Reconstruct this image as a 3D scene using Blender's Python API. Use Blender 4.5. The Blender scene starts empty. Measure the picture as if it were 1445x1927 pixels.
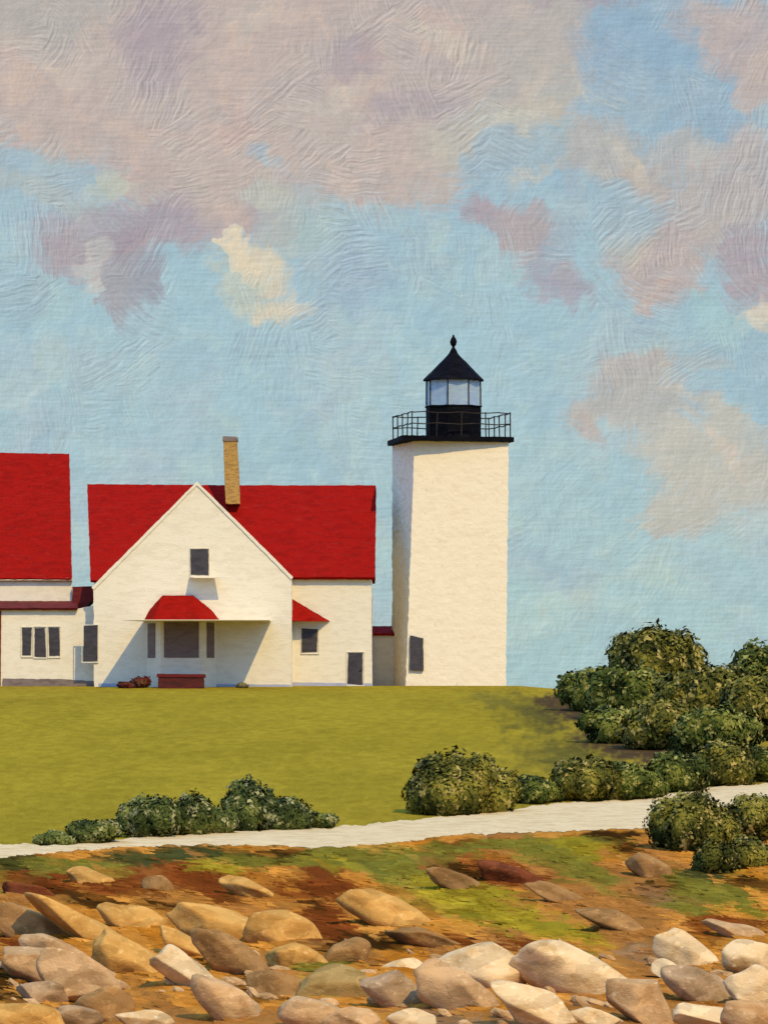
import bpy, bmesh, math, random
import numpy as np
from mathutils import Vector, Matrix, noise as mn

# ------------------------------------------------------------------ camera, light, sky
SC = bpy.context.scene
COL = SC.collection
F = 9770.0            # focal length in pixels of the 1445 px wide photograph
HOR = 1330.0          # horizon row
CZ = -1.0             # camera height relative to the house base (z = 0)
cam = bpy.data.cameras.new('camera'); camo = bpy.data.objects.new('camera', cam)
COL.objects.link(camo); SC.camera = camo
camo.location = (0, 0, CZ); camo.rotation_euler = (math.radians(90), 0, 0)
cam.sensor_width = 36; cam.lens = 36*F/1927; cam.shift_y = (HOR-963.5)/1927
cam.clip_start = 1; cam.clip_end = 9000

SUN_EL, SUN_AZ = math.radians(44.5), math.radians(26)      # azimuth: to the right of straight behind the camera
sdir = Vector((math.sin(SUN_AZ)*math.cos(SUN_EL), -math.cos(SUN_AZ)*math.cos(SUN_EL), math.sin(SUN_EL)))
sl = bpy.data.lights.new('sun', 'SUN'); sl.energy = 3.3; sl.angle = math.radians(0.5); sl.color = (1, 0.76, 0.36)
slo = bpy.data.objects.new('sun', sl); COL.objects.link(slo)
slo.rotation_euler = sdir.to_track_quat('Z', 'Y').to_euler(); slo.location = (40, -20, 60)
SC.view_settings.view_transform = 'Standard'; SC.view_settings.look = 'None'
SC.cycles.max_bounces = 4; SC.cycles.diffuse_bounces = 2
SC.view_settings.exposure = 0; SC.view_settings.gamma = 1

def s2l(c): return c/12.92 if c <= .04045 else ((c+.055)/1.055)**2.4
def C(r, g, b, k=1.0): return (s2l(r/255)*k, s2l(g/255)*k, s2l(b/255)*k)

class T:                                   # small node-tree writer
    def __init__(s, tree): s.t = tree; tree.nodes.clear()
    def n(s, ty, ins=None, **pr):
        nd = s.t.nodes.new(ty)
        for k, v in pr.items(): setattr(nd, k, v)
        for k, v in (ins or {}).items(): s.put(nd.inputs[k], v)
        return nd
    def put(s, sock, v):
        if isinstance(v, bpy.types.NodeSocket): s.t.links.new(v, sock)
        else:
            if isinstance(v, tuple) and len(v) == 3 and sock.type == 'RGBA': v = (*v, 1)
            sock.default_value = v
    def m(s, op, a, b=None, c=None, clamp=False):
        nd = s.n('ShaderNodeMath', operation=op, use_clamp=clamp); s.put(nd.inputs[0], a)
        if b is not None: s.put(nd.inputs[1], b)
        if c is not None: s.put(nd.inputs[2], c)
        return nd.outputs[0]
    def v(s, op, a, b=None, out=0):
        nd = s.n('ShaderNodeVectorMath', operation=op); s.put(nd.inputs[0], a)
        if b is not None: s.put(nd.inputs['Scale' if op == 'SCALE' else 1], b)
        return nd.outputs[out]
    def mix(s, f, a, b, bt='MIX'):
        nd = s.n('ShaderNodeMix', data_type='RGBA', blend_type=bt)
        s.put(nd.inputs[0], f); s.put(nd.inputs[6], a); s.put(nd.inputs[7], b); return nd.outputs[2]
    def noise(s, vec, scale, detail=2, rough=.5, dist=0, dim='3D', out='Fac'):
        nd = s.n('ShaderNodeTexNoise', {'Vector': vec, 'Scale': scale, 'Detail': detail, 'Roughness': rough, 'Distortion': dist}, noise_dimensions=dim)
        return nd.outputs[out]
    def rng(s, x, a, b, c=0., d=1., smooth=True):
        nd = s.n('ShaderNodeMapRange', {'Value': x, 'From Min': a, 'From Max': b, 'To Min': c, 'To Max': d})
        if smooth: nd.interpolation_type = 'SMOOTHSTEP'
        return nd.outputs[0]
    def map(s, vec, loc=(0, 0, 0), rot=0., sc=(1, 1, 1), ty='POINT'):
        nd = s.n('ShaderNodeMapping', {'Vector': vec, 'Location': loc, 'Rotation': (0, 0, rot), 'Scale': sc}, vector_type=ty)
        return nd.outputs[0]

# sky: a Nishita sky under brushed cloud masses laid out by azimuth and elevation
W = bpy.data.worlds.new('World'); SC.world = W; W.use_nodes = True
t = T(W.node_tree)
gen = t.n('ShaderNodeTexCoord').outputs['Generated']
sp = t.n('ShaderNodeSeparateXYZ', {0: gen}).outputs
az = t.m('MULTIPLY', t.m('ARCTAN2', sp[0], sp[1]), F/1000)
el = t.m('MULTIPLY', t.m('ARCSINE', sp[2]), F/1000)
P0 = t.n('ShaderNodeCombineXYZ', {0: az, 1: el}).outputs[0]     # 1 unit = 1000 photo pixels = 5.9 degrees
n1 = t.noise(P0, 5.5, 3, .6, dim='2D', out='Color')
n2 = t.noise(P0, 34, 2, .6, dim='2D', out='Color')
w1 = t.v('SCALE', t.v('SUBTRACT', n1, (.5, .5, .5)), .15)
w2 = t.v('SCALE', t.v('SUBTRACT', n2, (.5, .5, .5)), .035)
P1 = t.v('ADD', t.v('ADD', P0, w1), w2)
# stroke cells: every cell takes one colour and one bristle direction
dist = t.map(P1, rot=.6, sc=(1, 1.9, 1))
vor = t.n('ShaderNodeTexVoronoi', {'Vector': dist, 'Scale': 13., 'Randomness': 1.}, voronoi_dimensions='2D')
cellp = t.map(t.n('ShaderNodeVectorMath', {0: vor.outputs['Position']}).outputs[0], rot=-.6)
cellp = t.map(cellp, sc=(1, 1/1.9, 1))
mixp = t.n('ShaderNodeMix', data_type='VECTOR')
t.put(mixp.inputs[0], .2); t.put(mixp.inputs[4], P1); t.put(mixp.inputs[5], cellp)
P2 = mixp.outputs[1]
# flat 2-D bristle field
vb = t.n('ShaderNodeTexVoronoi', {'Vector': t.v('ADD', P0, t.v('SCALE', w1, 1.2)), 'Scale': 10., 'Randomness': 1.}, voronoi_dimensions='2D')
ang = t.m('MULTIPLY', t.n('ShaderNodeSeparateColor', {0: vb.outputs['Color']}).outputs[0], 3.14)
def height(p):
    curve = t.v('ADD', p, t.v('SCALE', w1, .28))
    r = t.n('ShaderNodeVectorRotate', {'Vector': curve, 'Angle': ang}, rotation_type='Z_AXIS').outputs[0]
    b = t.noise(t.map(r, sc=(15, 165, 1)), 1, 2, .6, dim='2D')
    g = t.noise(t.map(p, sc=(14, 150, 1)), 1, 1, .5, dim='2D')
    f = t.noise(p, 22, 4, .65, dim='2D')
    return b, g, f
ba, ga, fa = height(P0)
bb, gb, fb = height(t.v('ADD', P0, (-.0022, .0022, 0)))
amp = t.m('MULTIPLY', t.rng(t.noise(P0, 5, 3, .6, dim='2D'), .40, .62, .10, 1.15), t.rng(el, .25, .95, .35, 1.))
# base colours by elevation
skyhi, skymid, skylow = C(150, 177, 194), C(160, 192, 203), C(168, 200, 203)
base = t.mix(t.rng(sp[2], .012, .06), skylow, skymid)
base = t.mix(t.rng(sp[2], .07, .135), base, skyhi)
nl = t.noise(P2, 3.2, 3, .6, dim='2D')
base = t.mix(t.rng(nl, .45, .72, 0, .55), base, C(174, 190, 200))
base = t.mix(t.rng(t.noise(P2, 2.6, 3, .6, dim='2D', dist=.5), .5, .75, 0, .5), base, C(142, 172, 192))
base = t.mix(t.rng(t.noise(P1, 7, 3, .6, dim='2D', dist=.3), .52, .75, 0, .35), base, C(176, 200, 192))
BE, MV, MD, CR, BL, PK, GR = (C(194, 174, 163), C(169, 150, 157), C(150, 134, 146), C(218, 205, 178), C(158, 181, 193), C(193, 165, 155), C(178, 182, 176))
TQ = C(160, 196, 200)
blobs = [  # px, py, rx, ry, degrees, colour, alpha
 (400, -120, 620, 200, 0, BE, 1), (-60, 120, 160, 200, 0, BE, 1),
 (180, 60, 420, 190, 0, BE, 1), (560, 90, 420, 230, 0, BE, 1), (850, 80, 230, 190, -10, BE, .95), (560, 260, 330, 130, 5, BE, .95),
 (150, 200, 260, 110, 0, BE, 1), (330, 330, 210, 120, 20, BE, .95), (780, 300, 130, 90, -20, BE, .85), (690, 330, 90, 60, -20, BE, .8),
 (60, -10, 190, 110, 0, C(180, 172, 162), .7), (300, 75, 75, 90, 10, MV, .75), (660, 120, 60, 45, 0, MV, .5), (780, 210, 120, 40, -10, MV, .6),
 (430, 215, 40, 50, 40, PK, .7), (350, 440, 200, 42, -5, MV, .85), (175, 450, 120, 52, 0, MV, .75), (240, 520, 60, 75, -20, MD, .7),
 (110, 480, 60, 36, 0, MV, .5), (420, 400, 60, 60, 0, BE, .9), (270, 350, 120, 60, 20, PK, .35), (480, 350, 90, 50, 30, BE, .8),
 (505, 300, 60, 20, 30, BL, .7), (575, 435, 90, 60, -10, GR, .9), (610, 440, 70, 50, -10, TQ, .5), (510, 380, 60, 30, 10, C(186, 188, 176), .7),
 (40, 330, 170, 44, 5, BL, .75), (90, 375, 110, 30, 20, GR, .6), (200, 360, 45, 30, 10, C(192, 196, 176), .7),
 (470, 492, 56, 36, 25, CR, .95), (520, 562, 62, 32, -5, CR, 1), (440, 530, 60, 40, 40, C(196, 198, 178), .7),
 (1030, 150, 165, 90, -25, C(186, 178, 168), .85), (1010, 60, 150, 80, -20, C(188, 176, 166), .9), (940, 250, 150, 50, -25, C(192, 184, 168), .75),
 (1130, 178, 70, 26, 10, CR, .8), (1205, 100, 135, 90, -10, C(146, 174, 194), 1), (1270, 215, 180, 66, 10, C(150, 177, 194), .95), (1130, 210, 40, 20, 0, BL, .7),
 (1395, 90, 130, 70, 25, C(186, 172, 168), 1), (1440, 160, 60, 60, 20, BE, .9), (1100, 15, 100, 20, 0, MV, .6),
 (960, 300, 70, 70, 0, BL, .8), (1130, 300, 110, 70, 10, C(184, 176, 168), .85), (1210, 330, 55, 45, 40, C(190, 172, 160), .9),
 (1290, 300, 110, 45, 0, C(180, 176, 172), .8), (1400, 330, 60, 90, 0, C(186, 174, 170), .85), (1330, 400, 110, 90, 0, C(184, 172, 166), .9),
 (1250, 480, 100, 90, 10, C(184, 166, 162), .95), (1190, 440, 40, 60, 0, C(188, 184, 168), .7), (1280, 560, 60, 30, 0, PK, .7), (1180, 400, 55, 55, 0, BL, .85),
 (920, 410, 60, 42, 10, MV, .9), (1000, 450, 70, 60, 30, C(176, 160, 160), .95), (1060, 530, 90, 40, 30, C(164, 158, 170), .9), (1060, 430, 45, 90, 20, BL, .9),
 (1425, 500, 60, 90, 0, MV, .9), (1345, 600, 60, 40, 30, TQ, .7), (1435, 590, 50, 22, 0, CR, .6),
 (1200, 700, 70, 40, -15, C(184, 174, 168), .9), (1130, 775, 85, 30, -20, C(180, 174, 170), .9), (1105, 820, 40, 22, 10, C(184, 172, 168), .8),
 (1230, 760, 80, 60, 0, C(182, 178, 172), .9), (1270, 860, 95, 60, 30, C(194, 188, 176), .9), (1350, 810, 55, 50, 0, C(194, 188, 176), .9),
 (1290, 950, 90, 60, -15, C(194, 188, 176), .9), (1400, 890, 90, 60, 15, C(194, 188, 176), .9), (1240, 1000, 45, 22, 0, C(194, 188, 176), .8),
 (1420, 830, 60, 22, 10, C(188, 186, 176), .7), (1370, 960, 50, 30, 0, C(186, 188, 184), .5), (1320, 690, 60, 25, 0, GR, .5),
 (950, 245, 70, 18, -25, CR, .6), (1000, 335, 46, 16, -20, CR, .4), (1185, 300, 44, 24, 40, CR, .5), (190, 490, 34, 34, 0, C(204, 200, 192), .5), (640, 190, 80, 22, -30, C(204, 190, 172), .5),
 (100, 120, 120, 30, 20, C(204, 188, 172), .5), (480, 40, 60, 40, 0, C(200, 186, 172), .5), (1350, 830, 40, 22, 30, C(214, 196, 180), .6), (1290, 760, 50, 14, 20, C(200, 192, 178), .5), (820, 60, 90, 24, 30, C(202, 190, 172), .5),
 (20, 560, 90, 40, 0, C(152, 178, 190), .6), (700, 520, 160, 50, -10, C(150, 178, 196), .5), (90, 700, 160, 50, -20, C(172, 190, 194), .4),
]
feather = t.m('MULTIPLY', t.m('SUBTRACT', ba, .5), .75)
col = base
for (px, py, rx, ry, dg, c, al) in blobs:
    # the negligible colour term only keeps the node compiler working through the chain in order
    q = t.map(t.v('ADD', P2, t.v('SCALE', col, 1e-7)), loc=((px-722.5)/1000, (HOR-py)/1000, 0), rot=math.radians(-dg), sc=(rx/1000, ry/1000, 1), ty='TEXTURE')
    col = t.mix(t.rng(t.m('ADD', t.v('LENGTH', q, out=1), feather), 1.28, .52, 0, al), col, c)
# away from that window the clouds come from plain noise
gc = t.noise(P2, 1.7, 4, .6, dim='2D')
gm = t.rng(gc, .56, .64, 0, .8)
gcol = t.mix(t.rng(t.noise(P2, 6, 2, .5, dim='2D'), .4, .65), BE, MV)
out_side = t.m('MAXIMUM', t.rng(t.m('ABSOLUTE', az), .85, 1.05), t.rng(el, 1.42, 1.6))
col = t.mix(t.m('MULTIPLY', gm, out_side), col, gcol)
# warm and cool passages inside the cloud paint
vv = t.noise(P2, 9, 3, .65, dim='2D', out='Color')
vs_ = t.n('ShaderNodeSeparateColor', {0: vv}).outputs
col = t.mix(t.rng(vs_[0], .5, .68, 0, .55), col, t.v('MULTIPLY', col, (1.22, 1.11, 1.0)))
col = t.mix(t.rng(vs_[1], .5, .68, 0, .42), col, t.v('MULTIPLY', col, (.86, .88, .95)))
col = t.mix(t.m('MULTIPLY', t.rng(t.noise(P1, 26, 3, .6, dim='2D'), .5, .72), .35), col, t.v('MULTIPLY', col, (1.16, 1.10, 1.02)))
away = t.m('MAXIMUM', t.rng(t.m('ABSOLUTE', az), 1.2, 5.5), t.rng(el, 1.6, 4.))
col = t.mix(t.m('MULTIPLY', away, .8), col, (.41, .78, 1.65))
# streaks of lighter and darker pigment
col = t.mix(t.m('MULTIPLY', amp, .16), col, t.mix(ba, C(120, 120, 132), C(225, 220, 210)))
fine = t.rng(fa, .3, .7, -.045, .045, smooth=False)
rel = t.m('ADD', t.m('MULTIPLY', t.m('SUBTRACT', ba, bb), t.m('MULTIPLY', amp, .58)), t.m('MULTIPLY', t.m('SUBTRACT', ga, gb), .22))  # embossed light and shade on the bristle ridges, put into the sky colour
rel = t.m('ADD', rel, t.m('MULTIPLY', t.m('SUBTRACT', fa, fb), .8))
k = t.m('ADD', t.m('ADD', 1., rel), fine)
col = t.v('SCALE', col, k)
nish = t.n('ShaderNodeTexSky'); nish.sky_type = 'NISHITA'; nish.sun_disc = False
nish.sun_elevation = SUN_EL; nish.sun_rotation = math.pi-SUN_AZ
nc = t.v('SCALE', nish.outputs[0], .10)
col = t.mix(.88, nc, col)
col = t.mix(t.rng(sp[2], .16, .42, 0, .92), col, (.41, .78, 1.70))     # deep blue higher up, above the frame
bg = t.n('ShaderNodeBackground', {'Color': col, 'Strength': 1.0})
t.n('ShaderNodeOutputWorld', {0: bg.outputs[0]})

# ------------------------------------------------------------------ helpers
R = random.Random(7)
def X(px, d): return (px-722.5)*d/F
def Z(py, d): return CZ+(HOR-py)*d/F
def P(px, py, d): return Vector((X(px, d), d, Z(py, d)))

def tag(o, label=None, cat=None, group=None, kind=None):
    if label: o['label'] = label
    if cat: o['category'] = cat
    if group: o['group'] = group
    if kind: o['kind'] = kind
    return o
def thing(name, loc, label, cat, group=None):
    o = bpy.data.objects.new(name, None); COL.objects.link(o); o.location = loc
    o.empty_display_size = .3
    return tag(o, label, cat, group)
def link(name, me, mat, parent=None):
    o = bpy.data.objects.new(name, me); COL.objects.link(o)
    if mat: me.materials.append(mat)
    if parent is not None:
        o.parent = parent
        w = parent.location.copy(); pp = parent.parent
        while pp is not None: w += pp.location; pp = pp.parent
        me.transform(Matrix.Translation(-w))
    return o
def wobble(bm, amp, fr=2.3, y=0.):
    for v in bm.verts:
        n = mn.noise_vector(v.co*fr)*.65 + mn.noise_vector(v.co*fr*3.1+Vector((9, 4, 2)))*.8
        v.co += Vector((n.x*amp, n.y*y, n.z*amp))
def refine(bm, L):
    bmesh.ops.triangulate(bm, faces=bm.faces[:])
    for _ in range(9):
        es = [e for e in bm.edges if e.calc_length() > L]
        if not es: break
        bmesh.ops.subdivide_edges(bm, edges=es, cuts=1)
        bmesh.ops.triangulate(bm, faces=[f for f in bm.faces if len(f.verts) > 3])
def finish(name, bm, mat, parent, amp=.036, L=.22, y=0., smooth=False):
    bmesh.ops.recalc_face_normals(bm, faces=bm.faces[:])
    if amp:
        refine(bm, L); wobble(bm, amp, y=y)
    me = bpy.data.meshes.new(name); bm.to_mesh(me); bm.free()
    if smooth: me.polygons.foreach_set('use_smooth', [True]*len(me.polygons))
    return link(name, me, mat, parent)
def solid(bm, verts, faces):
    vs = [bm.verts.new(v) for v in verts]
    for f in faces: bm.faces.new([vs[i] for i in f])
def prism(bm, pts, off):                 # pts: closed loop of Vectors, off: extrusion Vector
    n = len(pts)
    solid(bm, list(pts)+[p+off for p in pts], [tuple(range(n)), tuple(range(2*n-1, n-1, -1))]+[(i, i+n, (i+1) % n+n, (i+1) % n) for i in range(n)])
def pprism(bm, pix, d, th, sk=0.):              # outline measured on the photo, standing at depth d
    prism(bm, [P(x, y, d) for x, y in pix], Vector((th*sk, th, 0)))
def box(bm, a, b):
    x0, y0, z0 = a; x1, y1, z1 = b
    prism(bm, [Vector((x0, y0, z0)), Vector((x1, y0, z0)), Vector((x1, y0, z1)), Vector((x0, y0, z1))], Vector((0, y1-y0, 0)))
def lathe(bm, c, prof, n=24, rot=0.):
    rings = []
    for r, z in prof:
        rings.append([bm.verts.new((c[0]+r*math.cos(rot+2*math.pi*i/n), c[1]+r*math.sin(rot+2*math.pi*i/n), z)) for i in range(n)])
    for a, b in zip(rings, rings[1:]):
        for i in range(n): bm.faces.new([a[i], a[(i+1) % n], b[(i+1) % n], b[i]])
    bm.faces.new(rings[0][::-1]); bm.faces.new(rings[-1])
def tube(bm, pts, r, n=6):
    pts = [Vector(p) for p in pts]; rings = []
    for i, p in enumerate(pts):
        a = pts[max(i-1, 0)]; b = pts[min(i+1, len(pts)-1)]
        q = (b-a).normalized().to_track_quat('Z', 'Y')
        rings.append([bm.verts.new(p+q @ Vector((r*math.cos(2*math.pi*k/n), r*math.sin(2*math.pi*k/n), 0))) for k in range(n)])
    for a, b in zip(rings, rings[1:]):
        for i in range(n): bm.faces.new([a[i], a[(i+1) % n], b[(i+1) % n], b[i]])
    bm.faces.new(rings[0][::-1]); bm.faces.new(rings[-1])

# ------------------------------------------------------------------ materials (thick brushed paint)
def paint(name, c, c2, c3=None, weave=.5, per=2.1, stroke=.5, rough=.6, nsc=1.6, spec=.06, bump=.02, att=None, stretch=(1, 1, 3.2), cells=0.):
    m = bpy.data.materials.new(name); m.use_nodes = True; t = T(m.node_tree)
    pos = t.n('ShaderNodeNewGeometry').outputs['Position']
    ps = t.map(pos, sc=stretch)
    a = t.noise(ps, nsc, 4, .62, dist=.4)
    colr = t.mix(t.rng(a, .42, .66), c, c2)
    if att:
        ac = t.n('ShaderNodeAttribute', attribute_name=att).outputs['Color']
        colr = t.mix(1., ac, t.mix(t.rng(a, .3, .7), (.86, .86, .86), (1.12, 1.12, 1.12)), 'MULTIPLY')
    if c3: colr = t.mix(t.rng(t.noise(ps, nsc*4.5, 3, .6), .56, .74, 0, .8), colr, c3)
    if cells:
        q_ = t.v('ADD', t.map(pos, sc=(1, .35, 2.2)), t.v('SCALE', t.noise(pos, 2.5, 3, .6, out='Color'), .5))
        vc = t.n('ShaderNodeTexVoronoi', {'Vector': q_, 'Scale': 2.2}).outputs['Color']
        g_ = t.n('ShaderNodeSeparateColor', {0: vc}).outputs
        colr = t.v('SCALE', colr, t.rng(g_[0], 0, 1, 1-cells, 1+cells*.7, smooth=False))
        colr = t.mix(t.m('MULTIPLY', g_[1], cells*.5), colr, t.v('MULTIPLY', colr, (1.15, .85, .6)))
    f1 = t.noise(ps, 9, 4, .7)
    h = t.m('MULTIPLY', f1, stroke)
    if weave:
        wv = t.noise(t.map(pos, sc=(1.1, 1.1, 6.2*per)), 1, 2, .6, dist=.25)
        h = t.m('ADD', h, t.m('MULTIPLY', wv, weave))
        colr = t.mix(t.m('MULTIPLY', t.rng(wv, .45, .25), .30*weave), colr, t.mix(.5, c2, (.2, .16, .12)))
    b = t.n('ShaderNodeBump', {'Strength': .75, 'Distance': bump, 'Height': h})
    p = t.n('ShaderNodeBsdfPrincipled', {'Base Color': colr, 'Roughness': rough, 'Specular IOR Level': spec, 'Normal': b.outputs[0]})
    t.n('ShaderNodeOutputMaterial', {0: p.outputs[0]})
    return m
M = {}
M['white'] = paint('white_paint', (.81, .72, .50), (.74, .65, .44), (.87, .80, .60), weave=.22, bump=.036, stroke=.5)
M['tower'] = paint('tower_paint', (.84, .73, .49), (.79, .67, .44), (.88, .79, .56), weave=.16, stroke=.5, bump=.036)
M['red'] = paint('red_roof', (.29, .0055, .0020), (.225, .0045, .0018), (.36, .018, .004), weave=.32, bump=.025, rough=.7, spec=.04)
M['redtrim'] = paint('dark_red_trim', (.14, .018, .014), (.09, .014, .012), (.2, .03, .02), weave=.2)
M['brownred'] = paint('brown_red_wood', (.10, .022, .016), (.06, .018, .015), (.16, .03, .02), weave=.3)
M['found'] = paint('base_strip', (.22, .17, .13), (.15, .11, .09), None, weave=.2)
M['footshade'] = paint('wall_foot_shade', (.40, .42, .48), (.34, .36, .42), None, weave=.2)  # bluish tone of the shade along the foot of the walls
M['dark'] = paint('dark_window', (.065, .058, .058), (.045, .042, .045), (.10, .09, .085), weave=.5, rough=.4)
M['brownwin'] = paint('brown_window', (.20, .145, .12), (.16, .11, .09), (.26, .20, .17), weave=.6, rough=.4)
M['black'] = paint('black_iron', (.005, .005, .006), (.003, .003, .004), (.012, .011, .010), weave=.3, rough=.7, spec=.03)
M['iron'] = paint('rusty_iron', (.035, .028, .02), (.02, .016, .012), (.09, .06, .03), weave=0)
M['chim'] = paint('ochre_brick', (.46, .27, .07), (.30, .17, .045), (.12, .06, .03), weave=.5, per=1.8, nsc=3)
M['stem'] = paint('bark', (.05, .035, .02), (.03, .022, .014), None, weave=0)
def glassmat():
    m = bpy.data.materials.new('lantern_glass'); m.use_nodes = True; t = T(m.node_tree)
    pos = t.n('ShaderNodeNewGeometry').outputs['Position']
    c = t.mix(t.rng(t.noise(t.map(pos, sc=(1, 1, 3)), 2.2, 3, .6), .35, .65), (.58, .74, .76), (.52, .62, .74))
    p = t.n('ShaderNodeBsdfPrincipled', {'Base Color': c, 'Roughness': .12, 'Specular IOR Level': .6})
    tr = t.n('ShaderNodeBsdfTransparent', {0: (.85, .9, .9)})
    mx = t.n('ShaderNodeMixShader', {0: .45, 1: tr.outputs[0], 2: p.outputs[0]})
    t.n('ShaderNodeOutputMaterial', {0: mx.outputs[0]}); return m
M['glass'] = glassmat()
M['lens'] = paint('lens', (.30, .34, .42), (.36, .4, .45), None, weave=0, rough=.15, spec=.6)

# ------------------------------------------------------------------ terrain
KD = [0, 20, 60, 80, 100, 108, 120, 135, 147, 155, 170, 190, 215, 235, 246]
KY = [0, 0, 0, 2150, 1927, 1860, 1760, 1672, 1600, 1560, 1490, 1415, 1350, 1312, 1296]
kz = [-9.4, -8.9, -8.2]+[Z(y, d) for d, y in zip(KD[3:], KY[3:])]
KDD = [-2600, -60]+KD+[250, 262, 300, 400, 700, 5200]
KZZ = [-12, -10]+kz+[0.02, 0.0, -2.5, -6, -9, -10]
_dd = np.arange(-80, 420, .5); _zz = np.interp(_dd, KDD, KZZ)
_k = np.exp(-np.linspace(-2, 2, 13)**2); _k /= _k.sum()
_zs = np.convolve(np.pad(_zz, 6, mode='edge'), _k, 'valid')
_zs[:10] = _zz[:10]; _zs[-10:] = _zz[-10:]
def zprof(d): 
    d = np.asarray(d, float)
    return np.where((d > -79) & (d < 419), np.interp(d, _dd, _zs), np.interp(d, KDD, KZZ))
_ds = np.arange(80, 250, .25); _ys = HOR+(CZ-zprof(_ds))*F/_ds       # row on the photo for a given depth
def dof(py): return float(np.interp(py, _ys[::-1], _ds[::-1]))
def gz(x, d):                                                        # ground height
    z = float(zprof(d))
    return z+float(und(np.array([x]), np.array([d]))[0])
def und(x, d):
    k = np.clip((146.5-np.abs(d-0))/10, 0, 1)*np.clip((d-70)/15, 0, 1)
    b = (np.sin(x*1.3+d*.35)*.5+np.sin(x*2.9-d*.8+1)*.3+np.sin(x*.6+d*.17+2)*.5)*.10*k
    far = np.clip((d-225)/20, 0, 1)*np.clip((x-6.5)/4, 0, 2)*-.32
    return b+far

def axis(segs):
    out = []
    for a, b, st in segs: out += list(np.arange(a, b, st))
    return np.array(out+[segs[-1][1]])
gx = axis([(-5000, -800, 600), (-800, -60, 60), (-60, -20, 2.), (-20, -12.5, .25), (-12.5, 12.5, .06), (12.5, 20, .25), (20, 60, 2.), (60, 800, 60), (800, 5000, 600)])
gd = axis([(-2600, -100, 250), (-100, 70, 5), (70, 96, .5), (96, 152, .16), (152, 190, .4), (190, 256, .8), (256, 420, 6), (420, 5200, 240)])
GX, GD = np.meshgrid(gx, gd)
GZ = zprof(GD)+und(GX, GD)
PX = 722.5+GX*F/np.maximum(GD, 1); PY = HOR+(CZ-GZ)*F/np.maximum(GD, 1)
PY = np.where(GD < 70, 3000, PY)
rs = np.random.RandomState(3)
def vnoise(x, y, seed, sc):
    r = np.random.RandomState(seed).rand(256, 256)
    x = x*sc; y = y*sc; xi = np.floor(x).astype(int); yi = np.floor(y).astype(int); fx = x-xi; fy = y-yi
    fx = fx*fx*(3-2*fx); fy = fy*fy*(3-2*fy)
    g = lambda a, b: r[a % 256, b % 256]
    return (g(xi, yi)*(1-fx)+g(xi+1, yi)*fx)*(1-fy)+(g(xi, yi+1)*(1-fx)+g(xi+1, yi+1)*fx)*fy
A = lambda r, g, b, k=.86: np.array(C(r, g, b, k))
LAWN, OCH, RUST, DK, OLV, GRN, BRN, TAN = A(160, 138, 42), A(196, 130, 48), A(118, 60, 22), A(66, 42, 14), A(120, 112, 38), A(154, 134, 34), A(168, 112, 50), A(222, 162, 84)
DGR, PALE, LB = A(70, 70, 32), A(200, 172, 140), A(150, 110, 66)
G = np.zeros(GX.shape+(3,)); G[:] = LAWN
pe = [(-900, 1650, 1680), (-120, 1598, 1622), (0, 1588, 1616), (120, 1592, 1604), (250, 1578, 1594), (400, 1568, 1591), (520, 1562, 1593), (620, 1558, 1596), (740, 1547, 1588), (850, 1536, 1572), (960, 1526, 1568), (1000, 1517, 1567),
      (1080, 1510, 1564), (1180, 1507, 1560), (1260, 1493, 1560), (1330, 1482, 1545), (1400, 1477, 1520), (1445, 1474, 1503), (1560, 1462, 1486), (2100, 1415, 1436), (2700, 1375, 1392)]
bank = (PY > np.interp(PX, [q[0] for q in pe], [q[2] for q in pe])-8) & (GD < 200)
# slanted strokes run from upper left to lower right, as brushed
U1 = (PX*.86+PY*.5); V1 = (-PX*.5+PY*.86)
nb = vnoise(U1/150, V1/40, 1, 1); nb2 = vnoise(U1/60+7, V1/18+3, 2, 1)
bcol = OCH+(nb2[..., None]-.5)*.5*(TAN-RUST)
bcol = np.where((nb[..., None] > .62), BRN*1.0, bcol)
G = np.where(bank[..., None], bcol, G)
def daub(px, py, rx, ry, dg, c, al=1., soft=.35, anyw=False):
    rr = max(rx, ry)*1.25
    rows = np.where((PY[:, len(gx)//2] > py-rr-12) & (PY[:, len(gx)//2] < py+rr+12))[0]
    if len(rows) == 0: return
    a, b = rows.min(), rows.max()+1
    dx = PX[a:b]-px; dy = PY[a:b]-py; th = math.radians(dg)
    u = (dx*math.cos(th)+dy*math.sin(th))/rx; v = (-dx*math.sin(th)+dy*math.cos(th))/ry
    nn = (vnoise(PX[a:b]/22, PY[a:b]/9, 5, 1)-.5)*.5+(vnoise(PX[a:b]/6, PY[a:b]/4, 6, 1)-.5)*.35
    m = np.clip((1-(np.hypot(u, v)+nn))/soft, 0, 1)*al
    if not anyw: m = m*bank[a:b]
    G[a:b] = G[a:b]*(1-m[..., None])+np.asarray(c)*m[..., None]
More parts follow.
